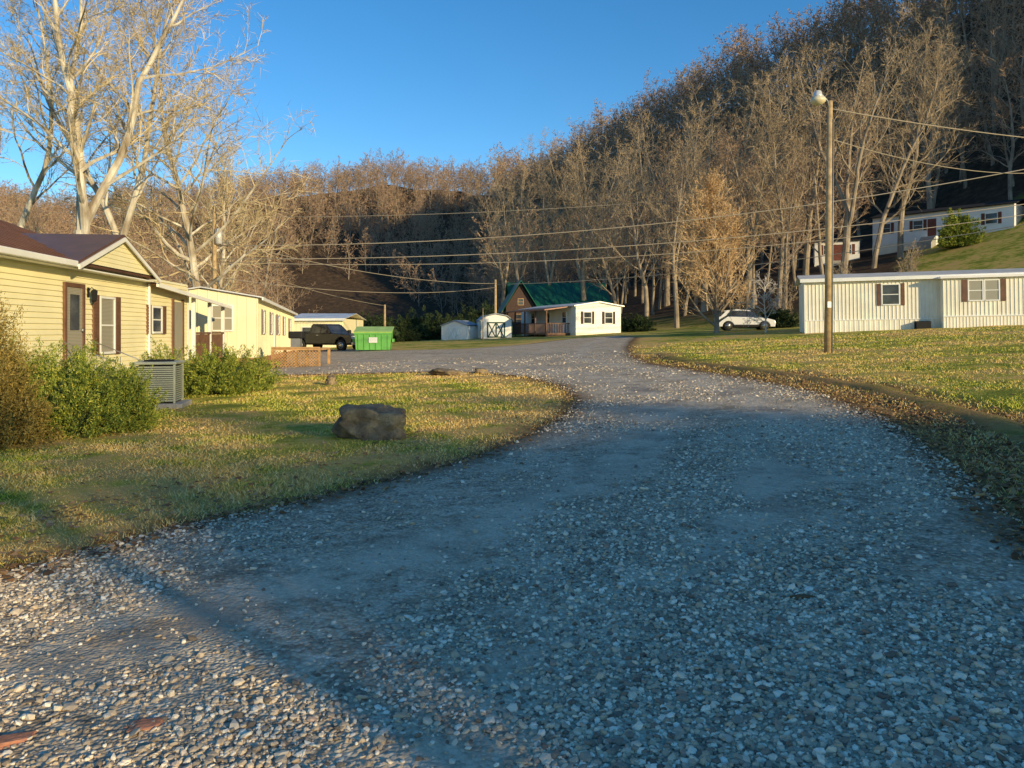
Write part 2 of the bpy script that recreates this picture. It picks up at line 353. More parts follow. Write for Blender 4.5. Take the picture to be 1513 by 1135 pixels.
def window(P,s,z,w,h,mp=FRONT,fr='white',shut=None,pane='glass',mull=True,f=.06,sw=.33):
    o=.022
    mbox('window_glass',P,mp,s+f,s+w-f,o,o+.012,z+f,z+h-f,M[pane])
    mbox('window_frame_left',P,mp,s,s+f,o-.02,o+.04,z,z+h,M[fr]); mbox('window_frame_right',P,mp,s+w-f,s+w,o-.02,o+.04,z,z+h,M[fr])
    mbox('window_head',P,mp,s+f,s+w-f,o-.02,o+.042,z+h-f,z+h,M[fr]); mbox('window_sill',P,mp,s+f,s+w-f,o-.02,o+.06,z,z+f,M[fr])
    if mull: mbox('window_rail',P,mp,s+f,s+w-f,o+.012,o+.03,z+h*.5-.02,z+h*.5+.02,M[fr])
    if shut:
        for a in(s-.04-sw,s+w+.04):
            mbox('shutter',P,mp,a,a+sw,o-.018,o+.03,z-.02,z+h+.02,M[shut])
            for k in range(int(h/.09)): mbox('louver',P,mp,a+.04,a+sw-.04,o+.03,o+.04,z+.03+k*.09,z+.08+k*.09,M[shut])
def gable_roof(P,name,x0,x1,y0,y1,ze,zr,mat,th=.09,ov=.3,seams=None,seammat=None):
    ym=(y0+y1)/2; sl=(zr-ze)/(ym-y0); a=y0-ov; b=y1+ov; za=ze-sl*ov
    prof=[(a,za),(ym,zr),(b,za),(b,za+th),(ym,zr+th),(a,za+th)]
    V=[(x0-ov,y,z) for y,z in prof]+[(x1+ov,y,z) for y,z in prof]
    F=[(0,1,4,5),(1,2,3,4),(6,7,10,11),(7,8,9,10),(0,1,7,6),(1,2,8,7),(5,4,10,11),(4,3,9,10),(0,5,11,6),(2,3,9,8)]
    o=addmesh(name,V,F,mat,P)
    if seams:
        x=x0-ov+.1
        while x<x1+ov:
            for (ya,zaa,yb,zbb) in((a,za+th,ym,zr+th),(b,za+th,ym,zr+th)):
                V=[(x,ya,zaa),(x+.035,ya,zaa),(x+.035,yb,zbb),(x,yb,zbb),(x,ya,zaa+.04),(x+.035,ya,zaa+.04),(x+.035,yb,zbb+.04),(x,yb,zbb+.04)]
                addmesh('roof_seam',V,[(0,1,5,4),(1,2,6,5),(2,3,7,6),(3,0,4,7),(4,5,6,7)],seammat or mat,P)
            x+=seams
    return o
# ------------------------------------------------------------------ HOUSE 1
ang=math.atan2(1,-.112)
H=empty('cream_siding_house',(-9.56,10,0),ang)
box('house_core',H,0,16.8,.012,8,-.6,3.2,M['cream'])
lap(H,'siding_front',0,16.8,-.5,3.2,M['cream'],out=.03,course=.125)
ENDF=lambda s,o,z:(16.8+o,s,z)
lap(H,'siding_end',0,8,-.5,3.2,M['cream'],ENDF)
gable_roof(H,'metal_roof',0,12.4,0,8,3.25,4.75,M['brownroof'],.06,.35,.45)
V=[(12.75,-.35,3.02),(21.3,-.35,2.60),(21.3,4,4.0),(12.75,4,4.55),(12.75,8.3,3.1),(21.3,8.3,2.6)]
V2=V+[(a,b,c-.09) for a,b,c in V]
addmesh('porch_metal_roof',V2,[(0,1,2,3),(3,2,5,4),(6,7,8,9),(9,8,11,10),(0,1,7,6),(1,2,8,7),(2,5,11,8),(0,3,9,6)],M['brownroof'],H)
addmesh('porch_gutter',[(12.7,-.42,2.90),(21.3,-.42,2.47),(21.3,-.42,2.59),(12.7,-.42,3.02),(12.7,-.352,2.90),(21.3,-.352,2.47),(21.3,-.352,2.59),(12.7,-.352,3.02)],[(0,1,2,3),(4,5,6,7),(0,1,5,4),(3,2,6,7),(0,3,7,4),(1,2,6,5)],M['white'],H)
box('gutter',H,-.4,7.45,-.46,-.352,3.05,3.19,M['white'],.02)
box('soffit',H,-.3,12.6,-.34,-.035,3.03,3.06,M['white'])
gx0,gx1,gm_=7.6,12.4,10.0; gz0,gzt=3.2,4.05
lap(H,'gable_siding',gx0,gx1,gz0,gzt-.02,M['cream'],lambda s,o,z:(s,-o-.36,z),clip=lambda z:(gx0+(z-gz0)/(gzt-gz0)*2.4,gx1-(z-gz0)/(gzt-gz0)*2.4))
for sgn,xa in((1,gx0-.25),(-1,gx1+.25)):
    za=gz0-.09
    V=[(xa,-.46,za),(gm_,-.46,gzt),(gm_,3.6,gzt),(xa,3.6,za)]
    addmesh('gable_roof_slope',V+[(a,b,c+.07) for a,b,c in V],[(0,1,2,3),(4,5,6,7),(0,1,5,4),(0,3,7,4),(2,3,7,6)],M['brownroof'],H)
    V=[(xa,-.50,za-.11),(gm_,-.50,gzt-.11),(gm_,-.50,gzt-.004),(xa,-.50,za-.004)]
    addmesh('rake_board',V+[(a,b+.04,c) for a,b,c in V],[(0,1,2,3),(4,5,6,7),(0,1,5,4),(3,2,6,7),(0,3,7,4)],M['white'],H)
box('corner_trim',H,16.72,16.86,-.05,-.032,-.5,3.0,M['white'])
box('downspout',H,12.9,12.98,-.10,-.034,0,3.0,M['white'])
box('door_slab',H,7.66,8.5,-.06,-.031,.70,2.62,M['blind'],.01)
for a,b,c,d_ in((7.56,7.66,.66,2.72),(8.5,8.6,.66,2.72)): box('door_jamb',H,a,b,-.085,-.031,c,d_,M['shutter'])
box('door_head',H,7.66,8.5,-.085,-.031,2.62,2.72,M['shutter'])
box('door_window',H,7.85,8.31,-.072,-.061,1.6,2.45,M['glass'])
tube('door_knob',H,[(8.42,-.05,1.6),(8.42,-.12,1.6)],[.03,.04],M['metal'])
box('lantern_back',H,8.82,8.92,-.05,-.031,2.42,2.66,M['dark'])
tube('lantern_arm',H,[(8.87,-.05,2.6),(8.87,-.12,2.66),(8.87,-.18,2.6)],.012,M['dark'])
tube('lantern',H,[(8.87,-.18,2.62),(8.87,-.18,2.58),(8.87,-.18,2.34),(8.87,-.18,2.3)],[.02,.08,.06,.02],M['dark'],6,False)
F1=lambda s,o,z:(s,-o-.012,z)
window(H,9.5,.98,.95,1.5,F1,shut='shutter',pane='blind')
window(H,13.2,1.5,.9,.85,F1,shut='shutter',pane='glass')
box('porch_door',H,15.2,16.1,-.06,-.031,.6,2.55,M['blind']); box('porch_door_frame_l',H,15.08,15.2,-.08,-.031,.6,2.65,M['shutter']); box('porch_door_frame_r',H,16.1,16.22,-.08,-.031,.6,2.65,M['shutter'])
box('porch_deck',H,16.9,21,-.2,4,.42,.55,M['wood'])
for x_ in(17.0,19.0,20.9):
    box('porch_post',H,x_,x_+.12,-.2,-.08,.55,2.75-(x_-17)*.05,M['white'])
for k in range(20): box('baluster',H,17.2+k*.185,17.31+k*.185,-.17,-.14,.5,1.45,M['shutter'])
box('handrail',H,17.15,20.9,-.2,-.1,1.46,1.53,M['shutter'])
for i in range(4): box('step',H,7.3,8.9,-.35-.3*(i+1)+0.02,-.02-.3*i,-.2,.6-.16*i-.02,M['conc'])
for xx in(7.35,8.85):
    tube('stair_rail',H,[(xx,-.1,1.35),(xx,-1.4,.8),(xx,-1.4,0)],.014,M['metal'])
    for q_ in(.4,.8): tube('rail_post',H,[(xx,-q_,.3),(xx,-q_,1.22-q_*.35)],.010,M['metal'])
# ------------------------------------------------------------------ AC unit
x,y=-7.35,15.8; A=empty('air_conditioner_unit',(x,y,gz(x,y)+.04),math.radians(12))
box('pad',A,-.55,.55,-.5,.5,-.10,.07,M['conc'],.02)
box('inner_coil',A,-.36,.36,-.36,.36,.08,.84,M['dark'])
for sx_ in(-.4,.36):
    for sy_ in(-.4,.36): box('corner_post',A,sx_,sx_+.04,sy_,sy_+.04,.07,.86,M['acg'])
for k in range(17):
    z=.11+k*.043
    box('louver_front',A,-.36,.36,-.395,-.375,z,z+.028,M['acg']); box('louver_back',A,-.36,.36,.375,.395,z,z+.028,M['acg'])
    box('louver_left',A,-.395,-.375,-.36,.36,z,z+.028,M['acg']); box('louver_right',A,.375,.395,-.36,.36,z,z+.028,M['acg'])
box('top_cap',A,-.42,.42,-.42,.42,.86,.92,M['acg'],.02); tube('fan_guard',A,[(0,0,.92),(0,0,.95)],[.3,.28],M['dark'],20)
# ------------------------------------------------------------------ HOUSE 2
H=empty('cream_mobile_home',(-11.07,33,-.1),math.atan2(22,-4.73),math.radians(.6))
L=22.5;W=4.6
box('house_core',H,.012,L,.012,W,.5,3.12,M['cream2'])
box('brick_base',H,.03,L-.03,.03,W-.03,-1.0,.5,M['brick'])
ribs(H,'panel_front',0,L,.5,3.12,M['cream2'],per=.4,w=.05)
E0=lambda s,o,z:(-o,s,z)
ribs(H,'panel_end',0,W,.5,3.12,M['cream2'],E0,per=.4,w=.05,zfn=lambda s:3.12+.38*(1-abs(s-W/2)/(W/2)))
gable_roof(H,'roof',0,L,0,W,3.14,3.52,M['galv'],.05,.2)
box('eave_trim',H,-.2,L+.2,-.26,-.202,3.0,3.14,M['white'])
window(H,1.0,1.65,.9,1.15,E0,shut=None,pane='blind')
for s_,w_ in((1.6,.8),(5.2,.9),(9,1.2),(13,.9),(17.5,1.2)): window(H,s_,1.55,w_,1.1,shut='shutter')
box('side_door',H,7.2,8.1,-.05,-.022,.6,2.6,M['white'])
x,y=-9.9,31.2; D=empty('lattice_deck',(x,y,gz(x,y)),0)
box('deck_boards',D,0,2.0,0,1.8,.72,.80,M['wood'])
for xx in(0,.95,1.9):
    for yy in(0,1.7): box('deck_post',D,xx,xx+.1,yy,yy+.1,-.2,.72,M['wood'])
for k in range(-5,20):
    for sg in(1,-1):
        a=k*.12
        x0=max(0,a) ; x1=min(2,a+.62)
        if x1<=x0: continue
        z0=(x0-a); z1=(x1-a)
        if sg<0: z0,z1=.66-z0,.66-z1
        tube('lattice_slat',D,[(x0,-.02-.01*sg,z0+.04),(x1,-.02-.01*sg,z1+.04)],.018,M['wood'],4,False)
box('deck_rail',D,0,2,-.03,.05,.8,.86,M['wood'])
box('grill_body',D,.5,1.1,.6,1.0,1.2,1.5,M['black'],.06); box('grill_legs',D,.6,1.0,.65,.95,.8,1.2,M['metal'])
H=empty('cream_outbuilding',(-19.3,66,-.3),0)
box('house_core',H,0,4.6,.012,9,-.3,2.9,M['cream2']); ribs(H,'panel_front',0,4.6,-.2,2.9,M['cream2'],per=.3)
gable_roof(H,'roof',0,4.6,0,9,2.9,3.4,M['galv'],.06,.25); window(H,1.0,1.2,.9,1.0); box('eave_trim',H,-.2,4.8,-.3,-.252,2.72,2.9,M['white'])
# ------------------------------------------------------------------ RIGHT TRAILER
H=empty('ribbed_metal_mobile_home',(17.0,44,1.45),math.radians(-17),math.radians(-.8))
box('house_core',H,.012,17,.012,4.3,.0,3.0,M['wsiding'])
ribs(H,'rib_front',0,7.0,.72,3.0,M['wsiding'],per=.2,w=.06,out=.03); ribs(H,'rib_end',0,4.3,.0,3.0,M['wsiding'],E0,per=.2,w=.06)
ribs(H,'skirting',0,7.0,-.3,.68,M['wsiding'],per=.26,w=.08,out=.02); box('skirt_rail',H,0,7.0,-.045,-.0,.68,.72,M['white'])
FX=lambda s,o,z:(s,-o-.62,z)
box('extension_core',H,7.0,17,-.608,.0,.0,2.85,M['wsiding'])
ribs(H,'ext_ribs',7.0,17,.84,2.85,M['wsiding'],FX,per=.2,w=.06,out=.03); ribs(H,'ext_skirting',7.0,17,-.3,.78,M['wsiding'],FX,per=.16,w=.06,out=.02)
ribs(H,'ext_side',0,.62,-.2,2.85,M['wsiding'],lambda s,o,z:(7.0-o,-s,z),per=.2,w=.06); box('ext_rail',H,7.0,17,-.68,-.62,.78,.84,M['white'])
gable_roof(H,'roof',0,17,0,4.3,3.02,3.40,M['galv'],.08,.25)
box('ext_roof',H,6.85,17.2,-.86,.0,2.86,2.98,M['white2'])
box('eave_trim',H,-.25,17.25,-.31,-.252,2.90,3.1,M['white'])
window(H,4.05,1.5,.95,1.2,shut='shutter',pane='glass',sw=.2)
window(H,8.2,1.6,.75,1.15,FX,shut=None,pane='blind'); window(H,8.97,1.6,.75,1.15,FX,pane='blind')
for a in(7.93,9.76): mbox('shutter',H,FX,a,a+.23,.0,.05,1.58,2.77,M['shutter'])
window(H,13.2,1.6,.9,1.15,FX,shut='shutter')
box('skirt_vent',H,5.7,6.5,-.05,-.032,.1,.58,M['dark']); box('ac_box',H,5.75,6.45,-.45,-.06,.02,.55,M['black'])
box('corner_trim',H,-.03,.06,-.045,-.03,-.2,3.0,M['white'])
# ------------------------------------------------------------------ FAR TRAILER with porch
a_=math.atan2(1.6,4.4); H=empty('white_mobile_home',(5.8,69,.85),a_)
W=4.6;L=14
box('house_core',H,.0,W,.012,L,.5,2.95,M['white2'])
lap(H,'siding_end',0,W,.5,2.95,M['white2'],course=.2); box('skirting',H,.03,W-.03,.03,L,-.4,.5,M['wsiding'])
V=[(-.25,-.25,2.93),(W/2,-.25,3.32),(W+.25,-.25,2.93)]
addmesh('gable_end',[(0,-.01,2.95),(W/2,-.01,3.3),(W,-.01,2.95)],[(0,1,2)],M['white2'],H)
V=V+[(x,L+.2,z) for x,y,z in V]; V=V+[(x,y,z+.09) for x,y,z in V]
addmesh('roof',V,[(0,1,4,3),(1,2,5,4),(6,7,10,9),(7,8,11,10),(0,1,7,6),(1,2,8,7),(0,3,9,6),(2,5,11,8),(3,4,10,9),(4,5,11,10)],M['galv'],H)
window(H,.75,1.35,.85,1.1,shut='dwood',pane='glass',sw=.2); window(H,2.9,1.35,.85,1.1,shut='dwood',pane='glass',sw=.2)
LF=lambda s,o,z:(-o,s,z)
for s_ in(2,6,10): window(H,s_,1.4,1,1.1,LF,pane='glass')
box('porch_floor',H,-2.4,-.03,1.2,12,.35,.5,M['shutter'])
addmesh('porch_roof',[(-2.7,.9,2.55),(-.03,.9,2.9),(-.03,12.3,2.9),(-2.7,12.3,2.55),(-2.7,.9,2.66),(-.03,.9,3.0),(-.03,12.3,3.0),(-2.7,12.3,2.66)],[(0,1,2,3),(4,5,6,7),(0,1,5,4),(0,3,7,4),(3,2,6,7)],M['brownroof'],H)
for yy in(1.25,4,6.8,9.5,11.9): box('porch_post',H,-2.4,-2.28,yy,yy+.12,-.3,2.58,M['shutter'])
for yy in np.arange(1.3,12,.25): box('baluster',H,-2.37,-2.33,yy,yy+.08,.5,1.35,M['shutter'])
for xx in np.arange(-2.25,-.1,.25): box('baluster',H,xx,xx+.08,1.22,1.26,.5,1.35,M['shutter'])
box('rail',H,-2.4,-2.3,1.2,12,1.35,1.42,M['shutter']); box('rail_end',H,-2.3,-.05,1.2,1.3,1.35,1.42,M['shutter'])
box('porch_skirt',H,-2.38,-.05,1.22,1.25,-.4,.35,M['dwood'])
# ------------------------------------------------------------------ GREEN ROOF HOUSE
H=empty('green_roof_cabin',(-.3,90,1.3),math.radians(6))
box('walls',H,.6,12.2,.6,9.4,-.3,3.0,M['dwood'])
gable_roof(H,'metal_roof',.5,12.3,0,10,2.7,6.2,M['green_roof'],.1,.35,.6)
V=[(-1.2,-2.6,2.3),(1.1,-2.6,6.0),(3.4,-2.6,2.3),(-1.2,5,2.3),(1.1,5,6.0),(3.4,5,2.3)]; V=V+[(a,b,c+.1) for a,b,c in V]
addmesh('front_gable_roof',V,[(0,1,4,3),(1,2,5,4),(6,7,10,9),(7,8,11,10),(0,1,7,6),(1,2,8,7),(0,3,9,6),(2,5,11,8)],M['green_roof'],H)
addmesh('gable_wall',[(-.6,-2,-.3),(2.8,-2,-.3),(2.8,-2,3.1),(1.1,-2,5.7),(-.6,-2,3.1)],[(0,1,2,3,4)],M['dwood'],H)
box('gable_base',H,-.6,2.8,-1.99,.6,-.3,2.6,M['dwood'])
window(H,.4,1.0,1.4,1.2,lambda s,o,z:(s,-2-o,z),fr='wood'); window(H,.75,3.2,.7,.8,lambda s,o,z:(s,-2-o,z),fr='wood')
for x_ in(5,8.5): window(H,x_,1,1.1,1.1,lambda s,o,z:(s,.6-o,z),fr='wood')
def shed(x,y,w,hh,dep,gam,rot,trim):
    S=empty('storage_shed',(x,y,gz(x,y)-.03),rot)
    wh=hh*.74
    if gam: prof=[(-w/2-.08,wh-.05),(-w*.34,hh*.93),(0,hh+.04),(w*.34,hh*.93),(w/2+.08,wh-.05)]
    else: prof=[(-w/2-.08,wh-.02),(0,hh),(w/2+.08,wh-.02)]
    prism('walls',S,[(-w/2,0),(w/2,0),(w/2,wh)]+[(a*.96,b-.04) for a,b in prof[::-1][1:-1]]+[(-w/2,wh)],0,dep,M['white2'])
    n=len(prof); V=[(a,-.15,b) for a,b in prof]+[(a,dep+.15,b) for a,b in prof]; V=V+[(a*1.01,b,c+.09) for a,b,c in V]
    F=[]
    for i in range(n-1): F+=[(i,i+1,n+i+1,n+i),(2*n+i,2*n+i+1,3*n+i+1,3*n+i),(i,i+1,2*n+i+1,2*n+i)]
    addmesh('roof',V,F,M['shedroof'],S)
    dw=w*.56; dh=wh*.93; t=.13
    box('door_panel',S,-dw/2,dw/2,-.03,-.003,.08,dh,M['white2'])
    for a in(-dw/2,-.065,dw/2-t): box('door_stile',S,a,a+t,-.055,-.031,.08,dh,M[trim])
    for z in(.08,dh-t): box('door_rail',S,-dw/2+t,dw/2-t,-.053,-.031,z,z+t,M[trim])
    for s0 in(-dw/2+t,.065):
        s1=s0+dw/2-t-.065
        for z0,z1 in((.15,dh-t),(dh-t,.15)): tube('door_brace',S,[(s0,-.045,z0),(s1,-.045,z1)],.05,M[trim],4,False)
    box('corner_l',S,-w/2-.01,-w/2+.08,-.03,-.003,0,wh,M[trim]); box('corner_r',S,w/2-.08,w/2+.01,-.03,-.003,0,wh,M[trim])
shed(-1.55,74,3.2,2.35,3.2,True,math.radians(8),'shedg')
shed(-5.7,75,2.9,1.9,2.6,False,math.radians(-25),'white')
# ------------------------------------------------------------------ HILL HOUSES
def hillhouse(name,x0,y0,x1,y1,zb,hh,wins):
    L=math.hypot(x1-x0,y1-y0); H=empty(name,(x0,y0,zb),math.atan2(y1-y0,x1-x0))
    box('house_core',H,0,L,.012,4.5,-3,hh,M['white2']); lap(H,'siding',0,L,-.3,hh,M['white2'],course=.2)
    lap(H,'siding_end',0,4.5,-.3,hh,M['white2'],lambda s,o,z:(-o,s,z),course=.2)
    box('skirting',H,-.02,L,-.025,0,-3,-.3,M['wsiding'])
    gable_roof(H,'roof',0,L,0,4.5,hh,hh+.6,M['dark'],.1,.3)
    for s_,w_ in wins: window(H,s_,.9,w_,1.2,shut='red')
    box('front_door',H,L*.42,L*.42+.9,-.06,-.022,.1,2.1,M['red'])
    for i in range(5): box('step',H,L*.42-.3,L*.42+1.2,-1.2-.3*i,-.9-.3*i+.0,-2.5,.0-.18*i,M['conc'])
    box('landing',H,L*.42-.3,L*.42+1.2,-.9,-.03,-2.5,.05,M['white'])
hillhouse('hilltop_mobile_home',43.5,91.5,53.3,80.5,12.2,2.9,[(1.2,.9),(4.6,1.1),(8.6,1.5),(12,1.2)])
hillhouse('hilltop_white_house',54.6,80.0,62,75,12.8,3.4,[(.8,1.0),(4,1.3)])
hillhouse('hilltop_low_house',37.5,94,42.3,92.3,10.0,2.6,[(1.0,1.1),(3.4,.8)])
# ------------------------------------------------------------------ vehicles
def arch(cx,r,zb,n=9):
    return [(cx+r*math.cos(t),zb+r*math.sin(t)) for t in np.linspace(0,math.pi,n)]
def wheel(P,x,y,r,side):
    w=.24; a=y; b=y+side*w
    tube('tyre',P,[(x,a,r),(x,a+side*.02,r),(x,b-side*.03,r),(x,b,r)],[r*.8,r,r,r*.86],M['black'],20)
    tube('rim',P,[(x,b-side*.05,r),(x,b+side*.012,r)],[r*.62,r*.58],M['rim'],14)
    for k in range(5):
        t=k*2*math.pi/5; tube('wheel_slot',P,[(x+.36*r*math.cos(t),b+side*.012,r+.36*r*math.sin(t)),(x+.36*r*math.cos(t),b+side*.018,r+.36*r*math.sin(t))],r*.12,M['black'],6,False)
def vehicle(name,loc,rot,paint,upper,wx,wr,zb,w,gh,roof,pillars,tp,bed=None):
    C=empty(name,loc,rot); h=w/2
    prof=list(upper)
    for cx in sorted(wx,reverse=True): prof+=arch(cx,wr*1.18,zb)
    prism('body',C,prof,-h,h,paint,.05)
    prism('underbody',C,[(min(wx)-.3,zb-.08),(max(wx)+.3,zb-.08),(max(wx)+.3,zb+.4),(min(wx)-.3,zb+.4)],-h+.28,h-.28,M['black'])
    z0=min(z for x,z in gh); z1=max(z for x,z in gh)
    t=lambda z:.05+tp*(z-z0)/(z1-z0)
    prism('greenhouse_glass',C,gh,-h,h,M['glass'],.02,t)
    prism('roof_panel',C,roof,-h,h,paint,.03,lambda z:.03+tp)
    for (xa,xb,xc,xd,pm) in pillars:
        for sg in(-1,1):
            yb=sg*(h-.035); yt=sg*(h-.035-tp)
            V=[(xa,yb,z0),(xb,yb,z0),(xd,yt,z1),(xc,yt,z1)]; V=V+[(a,b-sg*.06,c) for a,b,c in V]
            addmesh('pillar',V,[(0,1,2,3),(4,5,6,7),(0,1,5,4),(1,2,6,5),(2,3,7,6),(3,0,4,7)],pm,C)
    for cx in wx:
        wheel(C,cx,h-.25,wr,1); wheel(C,cx,-h+.25,wr,-1)
    return C,h
x,y=17.3,56.5
C,h=vehicle('parked_car',(x,y,gz(x,y)),math.radians(-8),M['carw'],
 [(2.04,.28),(2.10,.58),(2.02,.76),(1.5,.90),(1.05,.97),(-1.9,1.04),(-2.05,.92),(-2.07,.30)][::-1],(-1.28,1.28),.36,.28,1.82,
 [(1.30,.93),(.35,1.42),(-.5,1.50),(-1.40,1.44),(-1.92,1.00)],[(.45,1.40),(-.5,1.46),(-1.55,1.40),(-1.62,1.46),(-.6,1.57),(.30,1.50)],
 [(1.18,1.28,.26,.36,M['black']),(.05,.13,.02,.10,M['black']),(-.95,-.85,-.9,-.8,M['black']),(-1.92,-1.3,-1.35,-1.15,M['carw'])],.18)
for sg in(-1,1):
    box('headlight',C,1.90,2.06,sg*.72-.16,sg*.72+.16,.62,.75,M['lens'],.02); box('tail_light',C,-2.08,-1.97,sg*.8-.1,sg*.8+.1,.7,1.0,M['tail'],.02)
    box('mirror',C,.75,.95,sg*(h+.1)-.09,sg*(h+.1)+.09,.98,1.11,M['black'],.03)
    box('side_cladding',C,-.86,.86,sg*(h+.004)-.012,sg*(h+.004)+.012,.28,.44,M['black'])
    box('door_seam',C,.06,.075,sg*(h+.002)-.003,sg*(h+.002)+.003,.43,.98,M['black']); box('door_handle',C,-.25,-.08,sg*(h+.015)-.012,sg*(h+.015)+.012,.84,.88,M['rim'])
box('front_grille',C,2.07,2.11,-.5,.5,.34,.54,M['black']); box('rear_plate',C,-2.095,-2.07,-.2,.2,.55,.66,M['lens'])
x,y=-13.4,55.5
C,h=vehicle('pickup_truck',(x,y,gz(x,y)),math.radians(-28),M['carb'],
 [(2.9,.55),(2.95,.9),(2.85,1.18),(1.2,1.30),(1.0,1.30),(-.95,1.30),(-2.85,1.30),(-2.92,1.2),(-2.92,.6),][::-1],(-1.85,1.95),.42,.52,2.0,
 [(1.1,1.28),(.45,1.86),(-.85,1.88),(-1.0,1.28)],[(.5,1.85),(-.88,1.87),(-.8,1.96),(.35,1.95)],
 [(1.0,1.12,.40,.50,M['carb']),(.0,.1,.0,.1,M['carb']),(-1.02,-.85,-.9,-.75,M['carb'])],.16)
box('bed_floor',C,-2.8,-1.02,-.85,.85,1.302,1.31,M['dark'])
for sg in(-1,1):
    box('bed_rail',C,-2.88,-1.0,sg*.94-.05,sg*.94+.05,1.302,1.42,M['carb'],.02)
    box('headlight',C,2.86,2.97,sg*.8-.16,sg*.8+.16,.88,1.1,M['lens'],.02); box('tail_light',C,-2.94,-2.86,sg*.92-.07,sg*.92+.07,.9,1.25,M['tail'])
    box('mirror',C,.85,1.05,sg*(h+.14)-.12,sg*(h+.14)+.12,1.3,1.52,M['black'],.03)
    box('door_handle',C,-.3,-.1,sg*(h+.012)-.01,sg*(h+.012)+.01,1.12,1.17,M['rim'])
box('grille',C,2.93,2.99,-.6,.6,.72,1.1,M['rim']); box('grille_insert',C,2.985,3.0,-.54,.54,.78,1.04,M['dark']); box('front_bumper',C,2.9,3.08,-.98,.98,.46,.68,M['rim'],.04); box('rear_bumper',C,-3.05,-2.9,-.95,.95,.5,.66,M['rim'],.03)
box('tailgate_rail',C,-2.92,-2.82,-.88,.88,1.302,1.42,M['carb'])
x,y=-10.3,49.5; C=empty('green_dumpster',(x,y,gz(x,y)-.0),math.radians(4))
V=[(.1,0,.12),(2.3,0,.12),(2.4,0,1.25),(0,0,1.25),(.1,1.5,.12),(2.3,1.5,.12),(2.4,1.7,1.6),(0,1.7,1.6)]
addmesh('bin_body',V,[(0,1,2,3),(4,5,6,7),(0,1,5,4),(0,3,7,4),(1,2,6,5),(3,2,6,7)],M['dumpg'],C,.02)
addmesh('lid',[(-.04,-.06,1.26),(2.44,-.06,1.26),(2.44,1.74,1.62),(-.04,1.74,1.62),(-.04,-.06,1.31),(2.44,-.06,1.31),(2.44,1.74,1.67),(-.04,1.74,1.67)],[(0,1,2,3),(4,5,6,7),(0,1,5,4),(1,2,6,5),(2,3,7,6),(3,0,4,7)],M['dumpl'],C)
for k in range(6): box('rib',C,.25+k*.38,.31+k*.38,-.05,-.004,.16,1.2,M['dumpg'])
box('top_rim',C,-.02,2.42,-.055,-.002,1.15,1.24,M['dumpg']); box('label',C,.95,1.5,-.062,-.052,.6,.95,M['lens'])
for a in(-.14,2.42): box('fork_pocket',C,a,a+.12,.3,1.1,.65,.85,M['dumpg'])
for a in(.3,2.0):
    for b in(.1,1.3): tube('caster',C,[(a,b,.07),(a+.06,b,.07)],.075,M['black'],10)
# ------------------------------------------------------------------ poles and wires
def upole(name,x,y,top,r=.12,lean=0,cross=False,tr=False):
    z=gz(x,y); P=empty(name,(x,y,z))
    tube('pole',P,[(0,0,-.3),(lean*.5,0,(top-z)*.5),(lean,0,top-z)],[r*1.15,r,r*.8],M['pole'],12)
    if cross: box('crossarm',P,-1.1+lean,1.1+lean,-.18,-.1,top-z-.6,top-z-.48,M['pole'])
    if tr: tube('transformer',P,[(.32,-.1,top-z-2.2),(.32,-.1,top-z-1.2)],.24,M['galv'],12)
    for k in(-.8,0,.8):
        if cross: tube('insulator',P,[(k+lean,-.14,top-z-.48),(k+lean,-.14,top-z-.34)],.04,M['conc'],6)
    return P
P=upole('street_lamp',10.4,25,9.15,.105,.08)
zt=9.15-gz(10.4,25)
tube('lamp_arm',P,[(.07,0,zt-.35),(-.05,-.1,zt-.02),(-.25,-.2,zt+.12),(-.42,-.25,zt+.1)],.03,M['metal'])
tube('lamp_housing',P,[(-.42,-.25,zt+.28),(-.42,-.25,zt+.24),(-.42,-.25,zt+.10),(-.42,-.25,zt+.05)],[.03,.11,.15,.17],M['galv'],14)
tube('lamp_reflector',P,[(-.42,-.25,zt+.05),(-.42,-.25,zt-.04),(-.42,-.25,zt-.10),(-.42,-.25,zt-.20)],[.17,.25,.24,.12],M['poly'],16)
tube('photocell',P,[(-.42,-.25,zt+.28),(-.42,-.25,zt+.36)],.045,M['dark'],8)
tube('pole_conduit',P,[(.11,-.1,0),(.16,-.08,zt-.6)],.018,M['metal'],6)
box('meter_tag',P,-.06,.06,-.15,-.118,1.5,1.7,M['galv'])
upole('utility_pole',-20,51,9.6,.15,0,False,True); upole('utility_pole',-1.7,78,6.8,.14,0,False)
upole('utility_pole',-11.4,68,3.9,.10); upole('utility_pole',-2.6,68,3.6,.05)
upole('utility_pole',38,48,13.5,.15,0,True)
W_=empty('overhead_wires',(0,0,0))
def wire(a,b,sag,r=.014):
    pts=[]
    for i in range(21):
        t=i/20; p=Vector(a).lerp(Vector(b),t); p.z-=sag*4*t*(1-t); pts.append(p)
    tube('wire',W_,pts,r,M['wire'],5)
wire((10.5,25,8.9),(38,40,11.4),.5,.022); wire((10.5,25,7.9),(38,48,12.6),1.1,.018)
wire((-20,51,7.3),(38,48,12.9),1.6,.032); wire((-20,51,6.4),(38,48,10.4),1.2,.030); wire((-20,51,6.2),(38,48,9.8),1.5,.024)
wire((-1.7,78,6.4),(-20,51,7.8),.8,.028); wire((-1.7,78,6.3),(38,48,9.3),1.0,.030); wire((-1.7,78,6.0),(-20,51,5.2),.8,.026); wire((-11.4,68,3.8),(-20,51,6.5),.4,.02)
wire((-90,95,19),(38,78,17),3.5,.03)
